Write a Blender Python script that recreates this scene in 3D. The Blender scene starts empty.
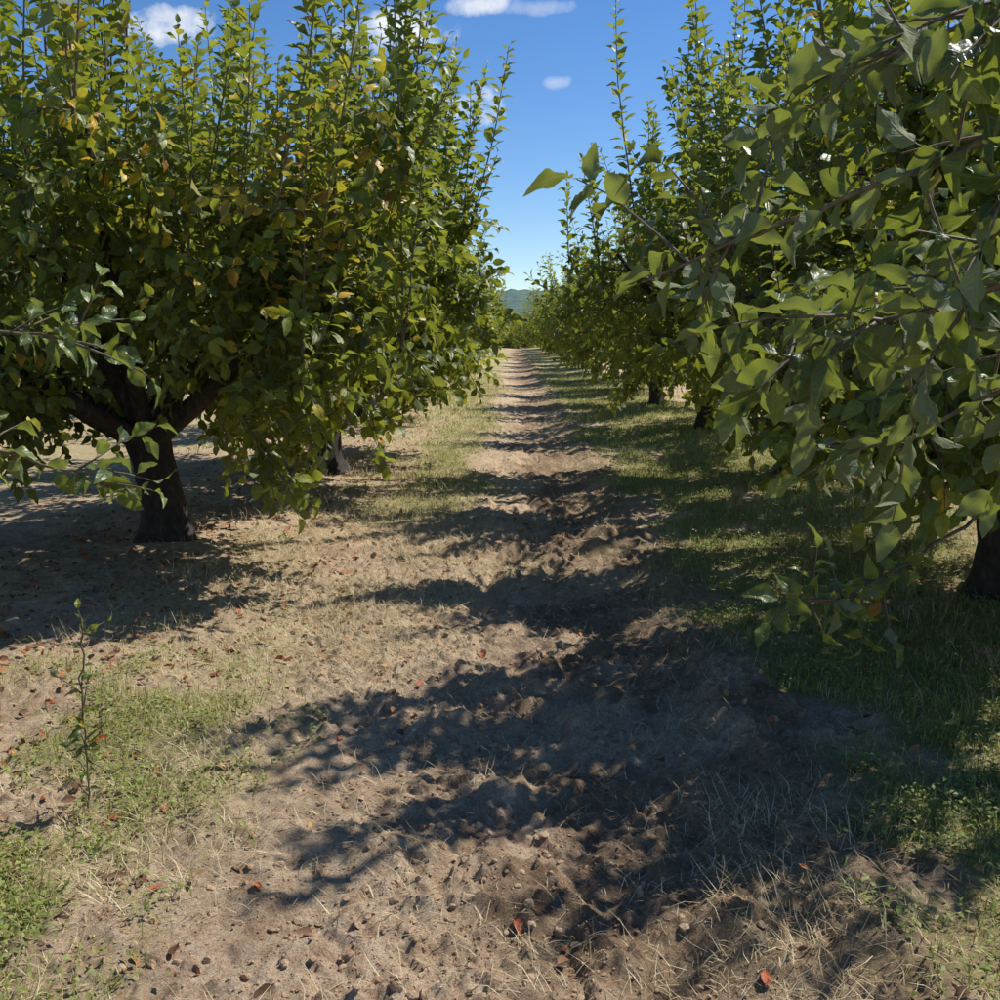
import bpy, math, numpy as np
from mathutils import Vector
R=np.random.RandomState
sc=bpy.context.scene
sc.view_settings.view_transform='Standard'; sc.view_settings.look='None'; sc.view_settings.exposure=0

# ---------------------------------------------------------------- noise
def vnoise(x,y,seed=0):
    xi=np.floor(x).astype(np.int64); yi=np.floor(y).astype(np.int64)
    xf=x-xi; yf=y-yi
    def h(a,b):
        n=(a*374761393+b*668265263+seed*1442695041)&0x7fffffff
        n=((n^(n>>13))*1274126177)&0x7fffffff
        n=(n^(n>>16))&0xffff
        return n/65535.0
    u=xf*xf*(3-2*xf); v=yf*yf*(3-2*yf)
    return (h(xi,yi)*(1-u)+h(xi+1,yi)*u)*(1-v)+(h(xi,yi+1)*(1-u)+h(xi+1,yi+1)*u)*v
def fbm(x,y,o=4,seed=0):
    s=0;a=.5;t=0
    for i in range(o):
        s=s+a*vnoise(x*2**i+i*17.3,y*2**i-i*9.1,seed+i); t+=a; a*=.5
    return s/t
def sst(a,b,x):
    t=np.clip((x-a)/(b-a),0,1); return t*t*(3-2*t)

# ---------------------------------------------------------------- ground description (world metres)
ROWL=-2.55; ROWR=3.1
def masks(x,y):
    n1=fbm(x*.9,y*.9,4,3); n2=fbm(x*2.6+40,y*2.6,4,8)
    n=(n1-.5)*1.6+(n2-.5)*1.2
    near=1-sst(3.6,5.4,y)
    gr=sst(.85,1.4,x+n*.55)*(1-sst(3.1,4.4,x+n))
    gl=sst(-2.5,-1.7,x+n*.5)*(1-sst(-1.5,-.95,x+n*.9))
    gl=gl*(.12+.75*near)
    mid=.7*sst(-1.5,-1.0,x+n*.4)*(1-sst(-.5,-.1,x+n*.6))*sst(7.5,9,y)
    far=sst(9,24,y)
    gl2=sst(-2.4,-1.7,x+n*.4)*(1-sst(-1.0,-.4,x+n*.6))*far
    out=sst(4.4,5.5,np.abs(x-.3)+n)*.55
    g=np.clip(np.maximum.reduce([gr*1.1*sst(.28,.58,n2+.12),gl*sst(.36,.66,n2+.08),gl2*.6,out*.8,mid*sst(.3,.6,n2+.1)]),0,1)
    dl=sst(-2.6,-1.5,x+n*.5)*(1-sst(-.6,.25,x+n*.9))*sst(3.4,5.2,y)
    dr=np.exp(-((x-.8-n*.5)/.28)**2)*.8
    drr=sst(2.2,3.4,x+n)*.7
    dm=np.exp(-((x-1.9)/1.6)**2)*sst(6,10,y)*.35
    dnl=np.exp(-((x+1.2-n*.5)/.45)**2)*.75
    d=np.clip(np.maximum.reduce([dl*1.0,dr*.7,drr,dm,out,dnl,.24*np.ones_like(x)])*sst(.25,.6,fbm(x*1.7,y*1.7,4,21)+.10),0,1)
    return g,d
def moist_shade(x,y):  # moist disturbed soil with painted path shade, plus random dark patches
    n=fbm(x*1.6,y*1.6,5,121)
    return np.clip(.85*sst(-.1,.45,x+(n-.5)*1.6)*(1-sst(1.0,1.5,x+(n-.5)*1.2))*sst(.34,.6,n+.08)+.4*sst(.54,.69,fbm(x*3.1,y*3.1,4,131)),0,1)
def height(x,y):
    g,d=masks(x,y)
    fade=1/(1+np.maximum(y-8,0)*.08)
    h=(fbm(x*.8,y*.8,3,31)-.5)*.10
    dirt=np.clip(1-.7*g,0,1)
    inner=np.exp(-((x-.35)/1.0)**2)
    fr=np.abs(fbm(x*3.0,y*3.0,4,44)-.5)*2
    h+=dirt*(inner*.9+.2)*(fr*.13-.035)*fade
    h+=dirt*(fbm(x*9,y*9,4,55)-.5)*.05*fade
    cl=fbm(x*24,y*24,3,65); h+=dirt*(np.maximum(cl-.48,0)*.09)*fade*(.3+.7*sst(.35,.6,fbm(x*1.5,y*1.5,2,68)))
    h+=-.06*np.exp(-((x-.35)/.7)**2)+.05*np.exp(-((x-1.0-(fbm(x*0,y*.9,2,5)-.5)*.4)/.2)**2)*(.5+fbm(x*4,y*4,2,9))
    h+=.08*np.exp(-((x-ROWL)/.9)**2)+.08*np.exp(-((x-ROWR)/.9)**2)
    return h

def make_mesh(name,V,quads=None,tris=None,mats=(),smooth=True,attr=None,matidx=None):
    me=bpy.data.meshes.new(name)
    V=np.asarray(V,np.float32)
    q=np.zeros((0,4),np.int32) if quads is None else np.asarray(quads,np.int32).reshape(-1,4)
    t=np.zeros((0,3),np.int32) if tris is None else np.asarray(tris,np.int32).reshape(-1,3)
    me.vertices.add(len(V)); me.vertices.foreach_set('co',V.ravel())
    me.loops.add(q.size+t.size); me.loops.foreach_set('vertex_index',np.concatenate([q.ravel(),t.ravel()]).astype(np.int32))
    me.polygons.add(len(q)+len(t))
    st=np.concatenate([np.arange(len(q))*4,q.size+np.arange(len(t))*3]).astype(np.int32)
    me.polygons.foreach_set('loop_start',st)
    try: me.polygons.foreach_set('loop_total',np.concatenate([np.full(len(q),4),np.full(len(t),3)]).astype(np.int32))
    except Exception: pass
    for m in mats: me.materials.append(m)
    if matidx is not None: me.polygons.foreach_set('material_index',np.asarray(matidx,np.int32))
    me.polygons.foreach_set('use_smooth',np.full(len(q)+len(t),smooth))
    if attr:
        for k,a in attr.items():
            a=np.asarray(a,np.float32)
            if a.ndim==1:
                at=me.attributes.new(k,'FLOAT','POINT'); at.data.foreach_set('value',a)
            else:
                at=me.attributes.new(k,'FLOAT_VECTOR','POINT'); at.data.foreach_set('vector',a.ravel())
    me.update(calc_edges=True)
    return me
def add(name,me,loc=(0,0,0),rz=0,s=(1,1,1)):
    o=bpy.data.objects.new(name,me); sc.collection.objects.link(o)
    o.location=loc; o.rotation_euler=(0,0,rz); o.scale=s
    return o

# ---------------------------------------------------------------- materials
class NT:
    def __init__(s,name):
        s.m=bpy.data.materials.new(name); s.m.use_nodes=True; s.t=s.m.node_tree; s.t.nodes.clear()
        s.out=s.n('ShaderNodeOutputMaterial')
    def n(s,typ,**k):
        a=s.t.nodes.new(typ)
        for kk,v in k.items(): setattr(a,kk,v)
        return a
    def l(s,a,b): s.t.links.new(a,b)
    def ramp(s,fac,stops,interp='LINEAR'):
        r=s.n('ShaderNodeValToRGB'); r.color_ramp.interpolation=interp
        e=r.color_ramp.elements
        while len(e)<len(stops): e.new(.5)
        for i,(p,c) in enumerate(stops): e[i].position=p; e[i].color=(*c,1)
        s.l(fac,r.inputs[0]); return r.outputs[0]
    def mix(s,f,a,b,bt='MIX'):
        r=s.n('ShaderNodeMix',data_type='RGBA',blend_type=bt)
        for i,v in ((0,f),(6,a),(7,b)):
            if hasattr(v,'is_linked'): s.l(v,r.inputs[i])
            else: r.inputs[i].default_value=v if not isinstance(v,tuple) else (*v,1)
        return r.outputs[2]
    def math(s,op,a,b=0,c=None,clamp=False):
        r=s.n('ShaderNodeMath',operation=op); r.use_clamp=clamp
        for i,v in enumerate((a,b) if c is None else (a,b,c)):
            if hasattr(v,'is_linked'): s.l(v,r.inputs[i])
            else: r.inputs[i].default_value=v
        return r.outputs[0]
    def noise(s,scale,det=4,rough=.55,vec=None):
        r=s.n('ShaderNodeTexNoise'); r.inputs['Scale'].default_value=scale; r.inputs['Detail'].default_value=det; r.inputs['Roughness'].default_value=rough
        if vec is not None: s.l(vec,r.inputs['Vector'])
        return r.outputs[0]
    def attr(s,name): return s.n('ShaderNodeAttribute',attribute_name=name)

def leaf_mat(name,stops,under=(.20,.24,.13),trans=.32,tcol=(.34,.44,.05),rough=.42,fine=True,bump=.6,vs=.16):
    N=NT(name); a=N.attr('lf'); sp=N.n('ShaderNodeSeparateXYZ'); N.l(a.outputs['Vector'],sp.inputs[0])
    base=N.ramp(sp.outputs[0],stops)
    geo=N.n('ShaderNodeNewGeometry')
    if fine:
        absw=N.math('ABSOLUTE',sp.outputs[2])
        rib=N.math('SUBTRACT',1.0,N.math('MULTIPLY',absw,30),clamp=True)
        vein=N.math('SINE',N.math('MULTIPLY',N.math('SUBTRACT',sp.outputs[1],N.math('MULTIPLY',absw,.9)),50))
        v2=N.math('MULTIPLY',N.math('POWER',N.math('MAXIMUM',vein,0),8),vs)
        vv=N.math('MAXIMUM',N.math('MULTIPLY',rib,.6),v2)
        tc=N.n('ShaderNodeTexCoord')
        nn=N.noise(38,3,.65,tc.outputs['Object'])
        base=N.mix(1.0,base,N.ramp(nn,[(.3,(.62,.66,.62)),(.7,(1.4,1.35,1.3))]),'MULTIPLY')
        base=N.mix(vv,base,(.24,.30,.10))
    ub=N.mix(.66,base,under)
    col=N.mix(geo.outputs['Backfacing'],base,ub)
    p=N.n('ShaderNodeBsdfPrincipled'); N.l(col,p.inputs['Base Color'])
    rr=N.math('ADD',rough,N.math('MULTIPLY',geo.outputs['Backfacing'],.35)); N.l(rr,p.inputs['Roughness'])
    p.inputs['Specular IOR Level'].default_value=.5
    if fine:
        b=N.n('ShaderNodeBump'); b.inputs['Strength'].default_value=bump; b.inputs['Distance'].default_value=.004
        N.l(N.math('SUBTRACT',nn,N.math('MULTIPLY',vv,.8)),b.inputs['Height']); N.l(b.outputs[0],p.inputs['Normal'])
    tr=N.n('ShaderNodeBsdfTranslucent'); tcm=N.mix(.6,base,tcol); N.l(tcm,tr.inputs[0])
    mx=N.n('ShaderNodeMixShader'); mx.inputs[0].default_value=trans
    N.l(p.outputs[0],mx.inputs[1]); N.l(tr.outputs[0],mx.inputs[2]); N.l(mx.outputs[0],N.out.inputs[0])
    return N.m
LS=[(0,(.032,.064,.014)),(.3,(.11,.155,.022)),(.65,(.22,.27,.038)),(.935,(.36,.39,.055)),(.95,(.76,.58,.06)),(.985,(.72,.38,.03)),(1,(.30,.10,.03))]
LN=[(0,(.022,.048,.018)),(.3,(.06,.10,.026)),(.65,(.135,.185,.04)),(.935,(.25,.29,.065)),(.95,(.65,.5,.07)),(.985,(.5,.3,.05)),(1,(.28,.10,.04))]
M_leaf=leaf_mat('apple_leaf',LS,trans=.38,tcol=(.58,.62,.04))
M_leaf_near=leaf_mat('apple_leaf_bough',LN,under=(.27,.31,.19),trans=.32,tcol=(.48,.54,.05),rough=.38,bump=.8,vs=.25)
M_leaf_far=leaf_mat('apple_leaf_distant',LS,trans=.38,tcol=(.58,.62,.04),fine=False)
M_dead=leaf_mat('fallen_leaf',[(0,(.13,.07,.035)),(.4,(.24,.11,.05)),(.65,(.38,.14,.06)),(.88,(.50,.11,.04)),(1,(.55,.40,.12))],under=(.33,.22,.15),trans=.1,tcol=(.4,.2,.05),rough=.7,fine=False)
M_weed=leaf_mat('weed_leaf',[(0,(.11,.16,.035)),(.5,(.25,.30,.065)),(.9,(.46,.46,.15)),(1,(.42,.22,.10))],under=(.30,.34,.15),trans=.28,rough=.6,fine=False)

def bark():
    N=NT('bark'); tc=N.n('ShaderNodeTexCoord'); mp=N.n('ShaderNodeMapping'); mp.inputs['Scale'].default_value=(1,1,.35); N.l(tc.outputs['Object'],mp.inputs[0])
    n=N.noise(26,6,.65,mp.outputs[0]); c=N.ramp(n,[(.3,(.018,.014,.011)),(.55,(.05,.04,.033)),(.75,(.11,.093,.077))])
    p=N.n('ShaderNodeBsdfPrincipled'); N.l(c,p.inputs['Base Color']); p.inputs['Roughness'].default_value=.9
    b=N.n('ShaderNodeBump'); b.inputs['Strength'].default_value=.9; b.inputs['Distance'].default_value=.015; N.l(n,b.inputs['Height']); N.l(b.outputs[0],p.inputs['Normal'])
    N.l(p.outputs[0],N.out.inputs[0]); return N.m
M_bark=bark()
def twigm():
    N=NT('twig_bark'); tc=N.n('ShaderNodeTexCoord'); n=N.noise(60,3,.6,tc.outputs['Object'])
    c=N.ramp(n,[(.3,(.09,.06,.04)),(.7,(.24,.19,.13))])
    p=N.n('ShaderNodeBsdfPrincipled'); N.l(c,p.inputs['Base Color']); p.inputs['Roughness'].default_value=.7
    N.l(p.outputs[0],N.out.inputs[0]); return N.m
M_twig=twigm()
def blade_mat(name,stops,trans=.3):
    N=NT(name); a=N.attr('rnd'); c=N.ramp(a.outputs['Fac'],stops)
    p=N.n('ShaderNodeBsdfPrincipled'); N.l(c,p.inputs['Base Color']); p.inputs['Roughness'].default_value=.6; p.inputs['Specular IOR Level'].default_value=.3
    tr=N.n('ShaderNodeBsdfTranslucent'); N.l(c,tr.inputs[0]); mx=N.n('ShaderNodeMixShader'); mx.inputs[0].default_value=trans
    N.l(p.outputs[0],mx.inputs[1]); N.l(tr.outputs[0],mx.inputs[2]); N.l(mx.outputs[0],N.out.inputs[0]); return N.m
M_grass=blade_mat('green_blade',[(0,(.16,.21,.04)),(.5,(.36,.41,.09)),(.8,(.60,.56,.19)),(1,(.76,.65,.34))],.38)
M_straw=blade_mat('straw',[(0,(.42,.30,.16)),(.5,(.74,.60,.34)),(1,(.90,.79,.52))],.2)
def dirt_nodes(N,vec):
    n1=N.noise(1.3,4,.6,vec); n2=N.noise(17,8,.72,vec); n3=N.noise(120,4,.75,vec)
    c=N.ramp(n2,[(.28,(.26,.162,.105)),(.45,(.53,.37,.25)),(.64,(.78,.59,.425))])
    c=N.mix(N.math('MULTIPLY',n1,.35),c,(.68,.505,.355))
    c=N.mix(.65,c,N.ramp(n3,[(.32,(.20,.19,.18)),(.63,(.85,.82,.79))]),'OVERLAY')
    return c,n2,n3
def ground_mat():
    N=NT('orchard_soil'); g=N.n('ShaderNodeNewGeometry'); vec=g.outputs['Position']
    c,n2,n3=dirt_nodes(N,vec)
    gm=N.attr('green').outputs['Fac']; dm=N.attr('dry').outputs['Fac']; mo=N.attr('moist_shade').outputs['Fac']
    c=N.mix(N.math('MULTIPLY',mo,.85),c,N.mix(1.0,c,(.38,.32,.28),'MULTIPLY'))  # soil colour darkened for moisture and for tree shade on the path
    f=N.noise(55,4,.7,vec)
    dry=N.ramp(f,[(.3,(.38,.28,.15)),(.55,(.68,.54,.31)),(.75,(.85,.73,.47))])
    grn=N.ramp(f,[(.3,(.13,.17,.045)),(.55,(.32,.36,.10)),(.75,(.54,.51,.20))])
    br=N.math('MULTIPLY',N.math('SUBTRACT',f,.5),1.8)
    c=N.mix(N.math('MULTIPLY',dm,N.math('ADD',.5,br),clamp=True),c,dry)
    c=N.mix(N.math('MULTIPLY',gm,N.math('ADD',.6,br),clamp=True),c,grn)
    p=N.n('ShaderNodeBsdfPrincipled'); N.l(c,p.inputs['Base Color']); p.inputs['Roughness'].default_value=.95; p.inputs['Specular IOR Level'].default_value=.1
    b=N.n('ShaderNodeBump'); b.inputs['Strength'].default_value=1; b.inputs['Distance'].default_value=.036; N.l(n2,b.inputs['Height'])
    b2=N.n('ShaderNodeBump'); b2.inputs['Strength'].default_value=1; b2.inputs['Distance'].default_value=.010; N.l(n3,b2.inputs['Height']); N.l(b.outputs[0],b2.inputs['Normal'])
    N.l(b2.outputs[0],p.inputs['Normal']); N.l(p.outputs[0],N.out.inputs[0]); return N.m
def clod_mat():
    N=NT('soil_clod'); g=N.n('ShaderNodeNewGeometry'); c,n2,n3=dirt_nodes(N,g.outputs['Position'])
    c=N.mix(1.0,c,(.85,.80,.76),'MULTIPLY')
    p=N.n('ShaderNodeBsdfPrincipled'); N.l(c,p.inputs['Base Color']); p.inputs['Roughness'].default_value=.95; p.inputs['Specular IOR Level'].default_value=.1
    b=N.n('ShaderNodeBump'); b.inputs['Distance'].default_value=.01; N.l(n3,b.inputs['Height']); N.l(b.outputs[0],p.inputs['Normal'])
    N.l(p.outputs[0],N.out.inputs[0]); return N.m

# ---------------------------------------------------------------- ground sheet
def axis(lo,hi,step,gl,gh,lo_end,hi_end):
    a=list(np.arange(lo,hi,step)); s=step; x=a[-1]
    while x<hi_end: s*=gh; x+=s; a.append(x)
    s=step; x=lo; pre=[]
    while x>lo_end: s*=gl; x-=s; pre.append(x)
    return np.array(pre[::-1]+a)
gx=axis(-2.4,2.6,.010,1.05,1.05,-1500,1500)
gy=axis(1.7,5.5,.011,1.25,1.014,-60,3000)
X,Y=np.meshgrid(gx,gy)
Z=height(X,Y)
gg,dd=masks(X,Y)
nx,ny=len(gx),len(gy)
idx=np.arange(nx*ny).reshape(ny,nx)
Q=np.stack([idx[:-1,:-1],idx[:-1,1:],idx[1:,1:],idx[1:,:-1]],-1).reshape(-1,4)
me=make_mesh('ground',np.stack([X,Y,Z],-1).reshape(-1,3),quads=Q,mats=[ground_mat()],attr={'green':gg.ravel(),'dry':dd.ravel(),'moist_shade':moist_shade(X,Y).ravel()})
add('ground',me)

# ---------------------------------------------------------------- leaves
rows_u=np.array([0,.20,.32,.52,.76,.96]); rows_w=np.array([.010,.016,.18,.265,.24,.115])
TU=np.concatenate([np.repeat(rows_u,3),[1.12]]); TW=np.concatenate([np.stack([-rows_w,rows_w*0,rows_w],-1).ravel(),[0]])
TQ=[]
for r in range(5):
    for c in range(2):
        a=r*3+c; TQ.append((a,a+1,a+4,a+3))
HI=(TU,TW,np.array(TQ),np.array([(15,16,18),(16,17,18)]))
# close-up leaf: more rows, slightly serrated edge
ru=np.concatenate([[0,.18],np.linspace(.22,1.04,14)]); q_=(ru-.18)/.94
rw=np.where(ru<.2,.012,.27*np.clip(np.sin(np.pi*np.clip(q_,0,1)**.85),0,1)**.75)
rw=rw+np.where((ru>.25)&(np.arange(len(ru))%2==0),-.012,0)
cols=np.array([-1,-.55,0,.55,1])
NU=np.concatenate([np.repeat(ru,5),[1.14]]); NW=np.concatenate([(rw[:,None]*cols[None]).ravel(),[0]])
nq=[(r*5+c,r*5+c+1,r*5+c+6,r*5+c+5) for r in range(len(ru)-1) for c in range(4)]
lb=(len(ru)-1)*5
NEAR=(NU,NW,np.array(nq),np.array([(lb+c,lb+c+1,lb+5) for c in range(4)]))
LO=(np.array([.12,.62,.62,.62,1.12]),np.array([0,-.29,0,.29,0]),np.zeros((0,4),int),np.array([(0,2,1),(0,3,2),(1,2,4),(2,3,4)]))
def nrm(a): return a/np.maximum(np.linalg.norm(a,axis=-1,keepdims=True),1e-9)
def leaf_geo(P,D,Nh,L,rnd,rng,bend=(.05,.55),fold=(.1,.6),wave=.07,wid=(.78,1.15),tpl=HI):
    TU,TW,TQ,TT=tpl; k=len(TU)
    n=len(P); D=nrm(D); S=nrm(np.cross(D,Nh)); Nn=np.cross(S,D)
    b=rng.uniform(*bend,n)[:,None]; f=rng.uniform(*fold,n)[:,None]; w=rng.uniform(*wid,n)[:,None]
    ph=rng.uniform(0,6.28,n)[:,None]
    U=TU[None]; W=TW[None]*w
    H=-b*np.clip(U-.1,0,2)**2+f*np.abs(W)+wave*np.sin(U*11+ph+np.sign(W)*1.3)*np.abs(W)*3
    side=rng.uniform(-.12,.12,n)[:,None]*U**2
    V=P[:,None]+L[:,None,None]*(D[:,None]*(U-.3*b*U**2)[...,None]+S[:,None]*(W+side)[...,None]+Nn[:,None]*H[...,None])
    A=np.stack([np.repeat(rnd[:,None],k,1),np.repeat(TU[None],n,0),np.repeat(TW[None],n,0)],-1)
    o=(np.arange(n)*k)[:,None,None]
    return V.reshape(-1,3),(TQ[None]+o).reshape(-1,4),(TT[None]+o).reshape(-1,3),A.reshape(-1,3)

def tube(pts,rad,sides,rng=None,rough=0):
    pts=np.asarray(pts,float); n=len(pts)
    T=np.gradient(pts,axis=0); T=nrm(T)
    ref=np.array([1.,0,0]) if abs(T[:,0]).mean()<.8 else np.array([0,1.,0])
    A=nrm(np.cross(T,ref)); B=np.cross(T,A)
    th=np.arange(sides)*2*np.pi/sides
    rr=np.asarray(rad)[:,None]*np.ones(sides)[None]
    if rough: rr=rr*(1+rough*(rng.rand(n,sides)-.5)+rough*.8*np.sin(th*3+1)[None])
    V=pts[:,None]+rr[...,None]*(A[:,None]*np.cos(th)[None,:,None]+B[:,None]*np.sin(th)[None,:,None])
    i=np.arange(n*sides).reshape(n,sides); j=np.roll(i,-1,1)
    Qd=np.stack([i[:-1],j[:-1],j[1:],i[1:]],-1).reshape(-1,4)
    return V.reshape(-1,3),Qd

class Plant:
    def __init__(s,seed,lod=0): s.r=R(seed); s.w=[]; s.P=[];s.D=[];s.N=[];s.L=[];s.C=[]; s.lod=lod
    def wood(s,pts,r0,r1,sides=5,m=1,rough=0,pw=1.,rad=None):
        if s.lod==1 and r0<.006 and rad is None: return
        if s.lod==1: sides=max(3,sides//2)
        n=len(pts); t=np.linspace(0,1,n)
        rr=r0+(r1-r0)*t**pw if rad is None else rad
        s.w.append((*tube(pts,rr,sides,s.r,rough),m))
    def curve(s,p,d,L,n=6,grav=0.,jit=.1,up=0.):
        pts=[np.array(p,float)]; d=nrm(np.array(d,float)); st=L/(n-1)
        for i in range(n-1):
            d=nrm(d+np.array([0,0,up-grav*(i+1)/n])*st*2+s.r.normal(0,jit,3)*math.sqrt(st))
            pts.append(pts[-1]+d*st)
        return np.array(pts)
    def leaves_on(s,pts,t0,spacing,ln,spread=1.0,col=(.0,.93),droop=.35,upb=.5,taper=False):
        if s.lod==1: spacing=spacing*1.7; ln=(ln[0]*1.25,ln[1]*1.3)
        pts=np.asarray(pts); seg=np.linalg.norm(np.diff(pts,axis=0),axis=1); cum=np.concatenate([[0],np.cumsum(seg)]); T=cum[-1]
        n=max(2,int(T*(1-t0)/spacing)); q=np.linspace(t0*T,T,n)+s.r.uniform(-.2,.2,n)*spacing; q=np.clip(q,0,T)
        P=np.stack([np.interp(q,cum,pts[:,k]) for k in range(3)],-1)
        q2=np.clip(q+.02,0,T); q1=np.clip(q-.02,0,T)
        A=nrm(np.stack([np.interp(q2,cum,pts[:,k])-np.interp(q1,cum,pts[:,k]) for k in range(3)],-1)+1e-6)
        ang=np.arange(n)*2.4+s.r.uniform(0,6.28)+s.r.normal(0,.3,n)
        ref=np.where(np.abs(A[:,2:3])>.9,np.array([[1.,0,0]]),np.array([[0,0,1.]]))
        B=nrm(np.cross(A,ref)); Cc=np.cross(A,B)
        O=B*np.cos(ang)[:,None]+Cc*np.sin(ang)[:,None]
        sp=(spread+s.r.normal(0,.2,n))[:,None]
        D=nrm(A*1.15+O*sp*1.2+np.array([0,0,-droop])+s.r.normal(0,.2,(n,3)))
        D[-1]=nrm(A[-1]+s.r.normal(0,.2,3))
        Nh=nrm(np.array([0,0,upb])+A*.6-O*.15+s.r.normal(0,.33+.15*(s.lod==2),(n,3)))
        L=s.r.uniform(*ln,n)
        if taper: L=L*np.interp(np.linspace(0,1,n),[0,.15,.8,1],[.85,1,1,.6])
        s.P.append(P);s.D.append(D);s.N.append(Nh);s.L.append(L)
        s.C.append(s.r.uniform(*col,n)**1.25)
    def mesh(s,name,yel=.02,yfun=None,**k):
        Vs=[];Qs=[];As=[];Mi=[];o=0
        for V,Qd,m in s.w:
            Vs.append(V);Qs.append(Qd+o);o+=len(V);As.append(np.zeros((len(V),3)));Mi.append(np.full(len(Qd),m))
        P=np.concatenate(s.P);D=np.concatenate(s.D);Nn=np.concatenate(s.N);L=np.concatenate(s.L);C=np.concatenate(s.C)
        pr=np.full(len(P),yel) if yfun is None else yfun(P)
        y=s.r.rand(len(P))<pr; C=np.where(y,s.r.uniform(.945,1,len(P)),np.minimum(C,.93))
        V,Qd,Tt,A=leaf_geo(P,D,Nn,L,C,s.r,tpl=(HI,LO,NEAR)[s.lod],**k)
        Vs.append(V);Qs.append(Qd+o);Ts=Tt+o;As.append(A);Mi.append(np.full(len(Qd),2))
        return make_mesh(name,np.concatenate(Vs),np.concatenate(Qs),Ts,mats=[M_bark,M_twig,(M_leaf,M_leaf_far,M_leaf_near)[s.lod]],attr={'lf':np.concatenate(As)},matidx=np.concatenate(Mi+[np.full(len(Ts),2)])), len(P)

def twigs(pl,sec,k,ln=(.2,.5),t0=.1,leaf=(.085,.125),sp=.032,col=(0,.93)):
    r=pl.r
    for j in range(k):
        t=r.uniform(t0,1); i=t*(len(sec)-1); a=min(int(i),len(sec)-2); p=sec[a]+(sec[a+1]-sec[a])*(i-a)
        ax=nrm(sec[a+1]-sec[a])
        d=nrm(ax*.6+r.normal(0,.75,3)+np.array([0,0,.1]))
        tw=pl.curve(p,d,r.uniform(*ln),5,grav=.9,jit=.25)
        pl.wood(tw,.0042,.0018,4)
        pl.leaves_on(tw,.12,sp,leaf,col=col)

def gen_tree(seed,rx=2.15,ry=2.6,nsh=105,yel=.03,yfun=None,fork=.74,full=1.0,lod=0,zmin=.72):
    pl=Plant(seed,lod); r=pl.r
    k=9; zz=np.linspace(-.10,fork,k); lean=r.normal(0,.05,2)
    if seed==11: lean=np.array([-.10,.0])
    tp=np.stack([lean[0]*zz+.02*np.sin(zz*6),lean[1]*zz,zz],-1)
    pl.wood(tp,0,0,16,0,.12,rad=np.interp(zz,[-.10,.0,.12,.3,fork],[.27,.205,.15,.135,.14]))
    top=tp[-1]
    limbs=[]; nl=9
    for i in range(nl):
        az=i*2*math.pi/nl+r.uniform(-.3,.3); upper=i%2
        reach=r.uniform(.6,.8) if not upper else r.uniform(.3,.55)
        ex=np.array([math.cos(az)*rx*reach,math.sin(az)*ry*reach,(r.uniform(1.6,2.2) if not upper else r.uniform(2.4,2.9))])
        st=top+np.array([0,0,-.10 if not upper else -.02])
        n=11;t=np.linspace(0,1,n)[:,None]
        mid=st+(ex-st)*np.array([.55,.55,.42])
        pts=(1-t)**2*st+2*t*(1-t)*mid+t*t*ex+np.cumsum(r.normal(0,.022,(n,3)),0)*t
        pl.wood(pts,.085 if not upper else .07,.018,8,0,.08,pw=.8)
        limbs.append((pts,upper))
    allsec=[]
    for pts,upper in limbs:
        out=nrm((pts[-1]-pts[0])*np.array([1,1,.0]))
        for j in range(int(13*full)):
            t=r.uniform(.28,1.0); i=t*(len(pts)-1); a=min(int(i),len(pts)-2); p=pts[a]+(pts[a+1]-pts[a])*(i-a)
            low=(not upper) and r.rand()<.6
            d=out*r.uniform(.2,1)+np.array([*r.normal(0,.65,2),(r.uniform(-.45,.15) if low else r.uniform(-.1,.8))])
            L=r.uniform(.6,1.2)*(1.1-.3*t)
            sec=pl.curve(p,d,L,7,grav=1.8 if low else .6,jit=.18)
            q=sec/np.array([rx,ry,1]); m=np.linalg.norm(q[:,:2],axis=1)
            f=np.where(m>1,1/np.maximum(m,1e-3),1)[:,None]; sec[:,:2]*=f
            sec[:,2]=np.maximum(sec[:,2],zmin+.1*r.rand())
            pl.wood(sec,.013,.004,5)
            allsec.append(sec)
            pl.leaves_on(sec,.3,.05,(.085,.125))
            twigs(pl,sec,int(11*full))
    cand=[s for s in allsec if s[:,2].max()>1.7]
    for j in range(nsh):
        s_=cand[r.randint(len(cand))]; p=s_[r.randint(1,len(s_))]
        hgt=r.uniform(.7,1.5)
        outw=np.array([p[0]/rx,p[1]/ry,0])*.30
        sh=pl.curve(p,np.array([0,0,1.])+outw+np.array([*r.normal(0,.12,2),0]),hgt,9,jit=.07,up=.12)
        pl.wood(sh,.0075,.0025,5)
        pl.leaves_on(sh,.05,.027,(.095,.13),spread=1.05,droop=.02,upb=.45,col=(.3,.93),taper=True)
    for j in range(50):
        s_=allsec[r.randint(len(allsec))]; p=s_[-1]
        sh=pl.curve(p,np.array([p[0]/rx*.7,p[1]/ry*.5,.75])+r.normal(0,.2,3),r.uniform(.35,.75),7,jit=.1,up=.1)
        pl.wood(sh,.006,.0025,5)
        pl.leaves_on(sh,.05,.028,(.09,.125),spread=1.,droop=.1,upb=.5,col=(.2,.93),taper=True)
    return pl.mesh('apple_tree_mesh_%d'%seed,yel=yel,yfun=yfun)

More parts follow.
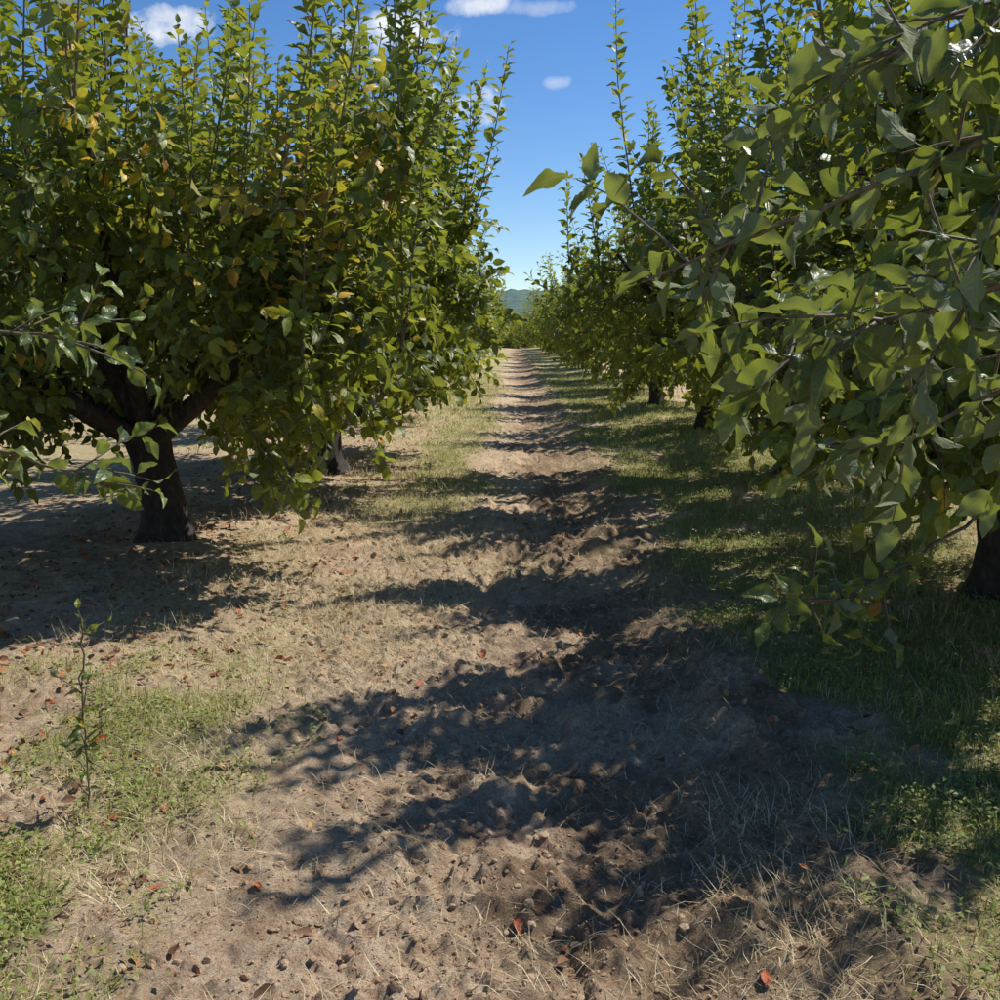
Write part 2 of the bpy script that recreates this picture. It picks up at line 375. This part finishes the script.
def yf(P):
    return .045+.5*np.exp(-(((P[:,0]-1.1)/.55)**2+((P[:,1]+1.6)/1.2)**2+((P[:,2]-2.15)/.5)**2))+.18*np.exp(-(((P[:,0]-.1)/.8)**2+((P[:,1]+1.9)/.9)**2+((P[:,2]-2.5)/.5)**2))
hero,c0=gen_tree(11,rx=2.15,ry=2.5,nsh=120,yfun=yf,full=1.2,zmin=.64)
nearv=[gen_tree(23,full=1.0),gen_tree(37,full=1.2,nsh=115,zmin=.90)]; print('leaves',c0,[c for m,c in nearv]); nearv=[m for m,c in nearv]
farv=[gen_tree(s_,lod=1,full=.95,nsh=85)[0] for s_ in (52,63,74)]

rr=R(5)
def gz(x,y): return float(height(np.array([[x]]),np.array([[y]]))[0,0])
def put(me,x,y,rz=0,s=1.,sx=1,dz=0):
    add('apple_tree',me,(x,y,gz(x,y)-.01+dz),rz,(s*sx,s,s))
put(hero,ROWL+.02,7.0,0,1.07)
put(nearv[0],-3.05,2.2,.1,.98,.74)
put(nearv[1],2.88,5.7,0,1.03)
put(nearv[0],4.0,.1,.0,1.0,.78)
for i in range(16):
    if i==0: put(nearv[1],-2.08,11.0,math.pi,1.2)
    else:
        y=11.9+i*4.9; put(farv[(i+1)%3],ROWL+rr.normal(0,.08),y+rr.normal(0,.1),rr.choice([0,math.pi])+rr.normal(0,.15),rr.uniform(1.05,1.15),rr.choice([-1,1]))
    if i==0: put(nearv[0],ROWR-.05,10.6,.1,1.15)
    else:
        y=10.6+i*5.05; put(farv[i%3],ROWR+rr.normal(0,.08),y+rr.normal(0,.1),rr.choice([0,math.pi])+rr.normal(0,.15),rr.uniform(1.0,1.12),rr.choice([-1,1]))
for xr in (-8.3,8.8):
    for i in range(15):
        y=3.+i*4.95+rr.uniform(-.3,.3)
        put(farv[rr.randint(3)],xr,y,rr.choice([0,math.pi])+rr.normal(0,.2),rr.uniform(.95,1.08),rr.choice([-1,1]))
for x,y,s_ in ((-1.6,97,1.2),(2.6,99,1.25),(.6,94,1.15),(5,101,1.1),(-4.5,100,1.2)):
    put(farv[rr.randint(3)],x,y,rr.uniform(0,6),s_,1,-.85)

# ---------------------------------------------------------------- overhanging boughs of the nearest trees
def bough(pl,pts,r0,nt,leaf=(.085,.12),tl=(.15,.34),t0=.3,col=(.0,.93)):
    pts=np.array(pts,float); n=len(pts); t=np.linspace(0,n-1,n*4)
    P=np.stack([np.interp(t,np.arange(n),pts[:,k]) for k in range(3)],-1)
    for _ in range(3): P[1:-1]=(P[:-2]+2*P[1:-1]+P[2:])/4
    P[1:-1]+=pl.r.normal(0,.006,(len(P)-2,3))
    pl.wood(P,r0,.003,7,1,pw=.7)
    pl.leaves_on(P,t0,.033,leaf,droop=.35,col=col)
    i0=int(t0*len(P))
    twigs(pl,P[i0:],nt,tl,0.0,leaf,.03,col)
lf=(.065,.108); bw=dict(wid=(.75,1.08),bend=(.05,.7),fold=(.1,.9),wave=.09)
pb=Plant(77,2)
bough(pb,[(3.9,.4,1.0),(2.4,1.0,1.8),(1.5,1.3,2.1),(.95,1.52,2.03),(.70,1.77,1.87),(.50,1.96,1.79),(.27,2.08,1.70)],.016,15,lf,t0=.45)
bough(pb,[(3.9,.4,1.0),(2.3,1.1,1.6),(1.4,1.4,1.78),(.93,1.60,1.72),(.74,1.82,1.63),(.58,1.95,1.57),(.46,2.05,1.48)],.014,16,lf,t0=.45)
bough(pb,[(3.9,.4,.9),(2.3,1.1,1.4),(1.5,1.4,1.6),(1.04,1.7,1.57),(.93,1.98,1.47),(.80,2.15,1.31)],.014,14,lf,t0=.42)
bough(pb,[(3.9,.4,1.1),(2.2,1.0,2.1),(1.3,1.3,2.3),(.90,1.5,2.18),(.78,1.75,2.12),(.62,2.0,2.08)],.013,12,lf,t0=.5)
bough(pb,[(3.9,.4,1.1),(2.2,1.2,1.9),(1.5,1.6,2.1),(1.2,1.95,1.95),(1.05,2.25,1.8),(.93,2.5,1.65)],.014,17,lf,t0=.42)
m,_=pb.mesh('apple_bough_mesh',yel=.012,**bw); add('apple_bough',m)
pc=Plant(88,2)
bough(pc,[(2.9,5.5,.75),(2.5,4.7,.82),(1.9,4.0,.84),(1.4,3.45,.76),(1.05,3.05,.74),(.80,2.85,.81)],.013,9,lf,t0=.66,tl=(.1,.22),col=(.3,.93))
m,_=pc.mesh('apple_bough_mesh2',yel=.01,**bw); add('apple_bough',m)
pd=Plant(99,2)
bough(pd,[(-3.05,2.3,.9),(-2.4,2.3,1.4),(-1.75,2.45,1.6),(-1.38,2.55,1.62),(-1.08,2.65,1.55)],.012,17,(.065,.095),t0=.42,tl=(.12,.28))
bough(pd,[(-3.05,2.3,.9),(-2.5,2.4,1.2),(-1.85,2.6,1.32),(-1.42,2.7,1.28),(-1.12,2.7,1.16)],.012,17,(.065,.095),t0=.42,tl=(.12,.28))
bough(pd,[(-3.05,2.3,1.),(-2.3,2.2,1.9),(-1.6,2.15,2.3),(-1.25,2.25,2.45),(-.98,2.35,2.45)],.012,14,(.065,.095),t0=.42,tl=(.12,.26))
bough(pd,[(-1.42,3.05,-.02),(-1.40,3.03,.25),(-1.39,3.0,.5),(-1.36,2.98,.68)],.003,14,(.03,.055),tl=(.05,.16),t0=.1)
m,_=pd.mesh('apple_bough_mesh3',yel=.012,**bw); add('apple_bough',m)

# ---------------------------------------------------------------- grass
def scatter(n,fn,rng,ymax=35,x0=-4.5,x1=5.,y0=1.6):
    u=rng.rand(n); y=y0*(ymax/y0)**u
    x=rng.uniform(x0,x1,n)
    keep=rng.rand(n)<fn(x,y)
    keep&=np.abs(x)<y*.62+.8
    return x[keep],y[keep]
def blades(name,x,y,hr,wr,lay,mat,rng,crange=(0,1)):
    n=len(x); z=height(x,y); sc_=np.clip(y/6,1,3)
    az=rng.uniform(0,6.28,n); d=np.stack([np.cos(az),np.sin(az)],-1)
    h=rng.uniform(*hr,n); w=rng.uniform(*wr,n)*sc_
    ly=rng.uniform(*lay,n)
    hz=h*np.sqrt(np.clip(1-ly**2,0,1)); hh=h*ly
    s=np.stack([-d[:,1],d[:,0]],-1)
    base=np.stack([x,y,z],-1); kink=rng.uniform(-.25,.25,n)
    def pt(a,b,ws,kk=0):
        P=base.copy(); P[:,0]+=d[:,0]*hh*a+s[:,0]*(w*ws+kink*h*kk); P[:,1]+=d[:,1]*hh*a+s[:,1]*(w*ws+kink*h*kk); P[:,2]+=hz*b+.004; return P
    V=np.stack([pt(0,0,-.5),pt(0,0,.5),pt(.4,.62,.42,.5),pt(.4,.62,-.42,.5),pt(1,1,0,0)],1)
    o=(np.arange(n)*5)[:,None]
    Qd=np.array([[0,1,2,3]])+o; T=np.array([[3,2,4]])+o
    c=rng.uniform(*crange,n)
    me=make_mesh(name,V.reshape(-1,3),Qd,T,mats=[mat],attr={'rnd':np.repeat(c,5)})
    add(name,me)
g=R(1)
x,y=scatter(400000,lambda x,y:masks(x,y)[0]**1.3*.9,g)
blades('grass',x,y,(.02,.075),(.002,.0045),(.2,.85),M_grass,g); print('grass',len(x))
x,y=scatter(440000,lambda x,y:masks(x,y)[1]**1.4*.75,g)
blades('dry_grass',x,y,(.03,.12),(.0012,.0028),(.85,.998),M_straw,g); print('straw',len(x))
tx=[];ty=[]
for i in range(187):
    if i<90: cx,cy=g.uniform(1.8,3.6),g.uniform(3.4,9)
    elif i<180: cx,cy=g.uniform(-2.3,-.6),g.uniform(4.5,12)
    else: cx,cy=g.normal(.9,.12),g.uniform(2.2,3.4)
    k=g.randint(12,38); tx.append(cx+g.normal(0,.08,k)); ty.append(cy+g.normal(0,.08,k))
tx=np.concatenate(tx);ty=np.concatenate(ty)
blades('tall_dry_grass',tx,ty,(.05,.18),(.0015,.003),(.45,.97),M_straw,g)

def weeds():
    r=R(9); cx,cy=scatter(26000,lambda x,y:masks(x,y)[0]**1.1*.8,r,ymax=16)
    k=13
    n=len(cx); hz=height(cx,cy)
    az=r.uniform(0,6.28,(n,k)); rad=r.uniform(.0,.055,(n,k)); hh=r.uniform(.005,.07,(n,k))*r.uniform(.4,1.3,n)[:,None]
    P=np.stack([cx[:,None]+np.cos(az)*rad,cy[:,None]+np.sin(az)*rad,hz[:,None]+hh],-1).reshape(-1,3)
    D=np.stack([np.cos(az),np.sin(az),r.uniform(-.1,.9,(n,k))],-1).reshape(-1,3)
    Nn=np.stack([r.normal(0,.3,n*k),r.normal(0,.3,n*k),np.ones(n*k)],-1)
    L=r.uniform(.012,.030,n*k)
    V,Qd,T,A=leaf_geo(P,D,Nn,L,np.repeat(np.clip(r.beta(2,2,n),0,1),k)*.7+r.rand(n*k)*.3,r,wid=(.6,1.1),tpl=LO)
    add('weeds',make_mesh('weeds',V,None,T,mats=[M_weed],attr={'lf':A}))
weeds()

def fallen():
    r=R(14)
    def fn(x,y): return np.clip(np.exp(-((x-ROWL)/.9)**2)*1.2+np.exp(-((x-ROWR)/1.1)**2)*.8+.05+.5*np.exp(-((x+1.4)/.6)**2)*sst(4,5,y),0,1)
    x,y=scatter(12000,fn,r,ymax=18)
    n=len(x); P=np.stack([x,y,height(x,y)+r.uniform(.004,.02,n)],-1)
    az=r.uniform(0,6.28,n); D=np.stack([np.cos(az),np.sin(az),r.normal(0,.22,n)],-1)
    Nn=np.stack([r.normal(0,.35,n),r.normal(0,.35,n),np.ones(n)],-1)
    V,Qd,T,A=leaf_geo(P,D,Nn,r.uniform(.03,.06,n),r.rand(n),r,bend=(-.5,.7),fold=(.2,1.1))
    add('fallen_leaves',make_mesh('fallen_leaves',V,Qd,T,mats=[M_dead],attr={'lf':A}))
fallen()

def clods():
    import bmesh
    r=R(15); bm=bmesh.new(); bmesh.ops.create_icosphere(bm,subdivisions=2,radius=1)
    bv=np.array([v.co[:] for v in bm.verts]); bf=np.array([[v.index for v in f.verts] for f in bm.faces]); bm.free()
    def fn(x,y):
        g_,d_=masks(x,y); return np.clip((1-g_)*(.2+.8*np.exp(-((x+.1)/1.1)**2)),0,1)*(.25+.75*sst(.42,.66,fbm(x*2.3,y*2.3,4,77)+.05))
    x,y=scatter(46000,fn,r,ymax=9,x0=-2.6,x1=2.6); n=len(x)
    s=.002+.004*r.rand(n)+.015*r.rand(n)**15; s=s*np.clip(y/4,1,1.5)
    sh=r.uniform(.55,1.35,(n,3)); sh[:,2]*=.7
    Vv=np.repeat(bv[None],n,0)
    for k in range(6):
        nn=nrm(r.normal(0,1,(n,3))); dcut=r.uniform(.45,.8,n)
        pr=np.einsum('nvk,nk->nv',Vv,nn); ex=np.maximum(pr-dcut[:,None],0); Vv=Vv-ex[...,None]*nn[:,None]
    Vv*= (1+r.uniform(-.09,.09,(n,len(bv))))[...,None]
    az=r.uniform(0,6.28,n); c,s_=np.cos(az)[:,None],np.sin(az)[:,None]
    V=Vv*sh[:,None]*s[:,None,None]
    Vx=V[...,0]*c-V[...,1]*s_; Vy=V[...,0]*s_+V[...,1]*c
    V=np.stack([Vx+x[:,None],Vy+y[:,None],V[...,2]+(height(x,y)+s*.15)[:,None]],-1)
    F=(bf[None]+(np.arange(n)*len(bv))[:,None,None]).reshape(-1,3)
    add('soil_clods',make_mesh('soil_clods',V.reshape(-1,3),None,F,mats=[clod_mat()],smooth=False)); print('clods',n)
clods()

# ---------------------------------------------------------------- hills
def hills():
    xs=np.linspace(-1500,1500,700); ys=np.linspace(600,1500,120); X,Y=np.meshgrid(xs,ys)
    t=(Y-600)/900
    H=(sst(0,.75,t))*(44+26*(fbm(X/260,Y/400,3,91)-.5)*2+20*sst(100,-600,X))+ (fbm(X/14,Y/14,3,92)-.5)*9*sst(0.0,.1,t)-4
    i=np.arange(X.size).reshape(X.shape); Qd=np.stack([i[:-1,:-1],i[:-1,1:],i[1:,1:],i[1:,:-1]],-1).reshape(-1,4)
    N=NT('hazed_wooded_hill'); g_=N.n('ShaderNodeNewGeometry'); n=N.noise(.05,6,.7,g_.outputs['Position'])
    c=N.ramp(n,[(.35,(.10,.15,.13)),(.6,(.15,.21,.17)),(.75,(.21,.27,.22))])  # woodland green with distance haze mixed into the bluish tones
    p=N.n('ShaderNodeBsdfPrincipled'); N.l(c,p.inputs['Base Color']); p.inputs['Roughness'].default_value=1; p.inputs['Specular IOR Level'].default_value=0
    N.l(p.outputs[0],N.out.inputs[0])
    add('hills',make_mesh('hills',np.stack([X,Y,H],-1).reshape(-1,3),Qd,mats=[N.m]))
hills()

# ---------------------------------------------------------------- sun and sky
el=math.radians(51.5); azv=(.86,.51); a=math.hypot(*azv)
sd=Vector((azv[0]/a*math.cos(el),azv[1]/a*math.cos(el),math.sin(el)))
L=bpy.data.lights.new('sun','SUN'); L.energy=5; L.angle=math.radians(.53); L.color=(1,.965,.90)
lo=bpy.data.objects.new('sun',L); sc.collection.objects.link(lo); lo.rotation_euler=sd.to_track_quat('Z','Y').to_euler(); lo.location=(20,20,40)
w=bpy.data.worlds.new('World'); sc.world=w; w.use_nodes=True; t=w.node_tree; t.nodes.clear()
class WN(NT):
    def __init__(s,t): s.t=t
W=WN(t)
sky=W.n('ShaderNodeTexSky',sky_type='NISHITA'); sky.sun_disc=False; sky.sun_elevation=el; sky.sun_rotation=math.atan2(azv[0],azv[1])
sky.air_density=1.0; sky.dust_density=.1; sky.ozone_density=3; sky.altitude=1200
tc=W.n('ShaderNodeTexCoord'); sp=W.n('ShaderNodeSeparateXYZ'); W.l(tc.outputs['Generated'],sp.inputs[0])
yy=W.math('MAXIMUM',sp.outputs[1],.02)
cx=W.math('DIVIDE',sp.outputs[0],yy); cz=W.math('DIVIDE',sp.outputs[2],yy)
n1=W.noise(26,6,.6,tc.outputs['Generated'])
nn=W.math('MULTIPLY',W.math('SUBTRACT',n1,.5),3.8)
tot=None
for (X0,Z0,ww,hh,am) in [(-.112,.2787,.060,.024,1),(-.056,.213,.055,.026,1),(-.037,.306,.035,.011,.8),(.041,.236,.013,.007,.4),(.022,.303,.035,.008,.35),(-.335,.29,.06,.02,1),(.42,.33,.09,.03,.9)]:
    dx=W.math('DIVIDE',W.math('SUBTRACT',cx,X0),ww); dz=W.math('DIVIDE',W.math('SUBTRACT',cz,Z0),hh)
    r2=W.math('ADD',W.math('MULTIPLY',dx,dx),W.math('MULTIPLY',dz,dz))
    m=W.math('MULTIPLY',W.math('MULTIPLY',W.math('ADD',W.math('SUBTRACT',.9,r2),nn),.9,clamp=True),am,clamp=True)
    tot=m if tot is None else W.math('MAXIMUM',tot,m)
hs=W.n('ShaderNodeHueSaturation'); hs.inputs['Saturation'].default_value=1.24; hs.inputs['Value'].default_value=1.75; hs.inputs['Hue'].default_value=.506; W.l(sky.outputs[0],hs.inputs['Color'])
fin=W.mix(tot,hs.outputs[0],(12.2,12.6,13.2))
bg=W.n('ShaderNodeBackground'); bg.inputs[1].default_value=.076; W.l(fin,bg.inputs[0])
wo=W.n('ShaderNodeOutputWorld'); W.l(bg.outputs[0],wo.inputs[0])

# ---------------------------------------------------------------- camera
cd=bpy.data.cameras.new('camera'); co=bpy.data.objects.new('camera',cd); sc.collection.objects.link(co)
co.location=(0,0,1.6); co.rotation_euler=(math.radians(90-9.8),0,math.radians(.7)); cd.sensor_width=36; cd.lens=35.3; cd.clip_start=.05; cd.clip_end=6000
sc.camera=co
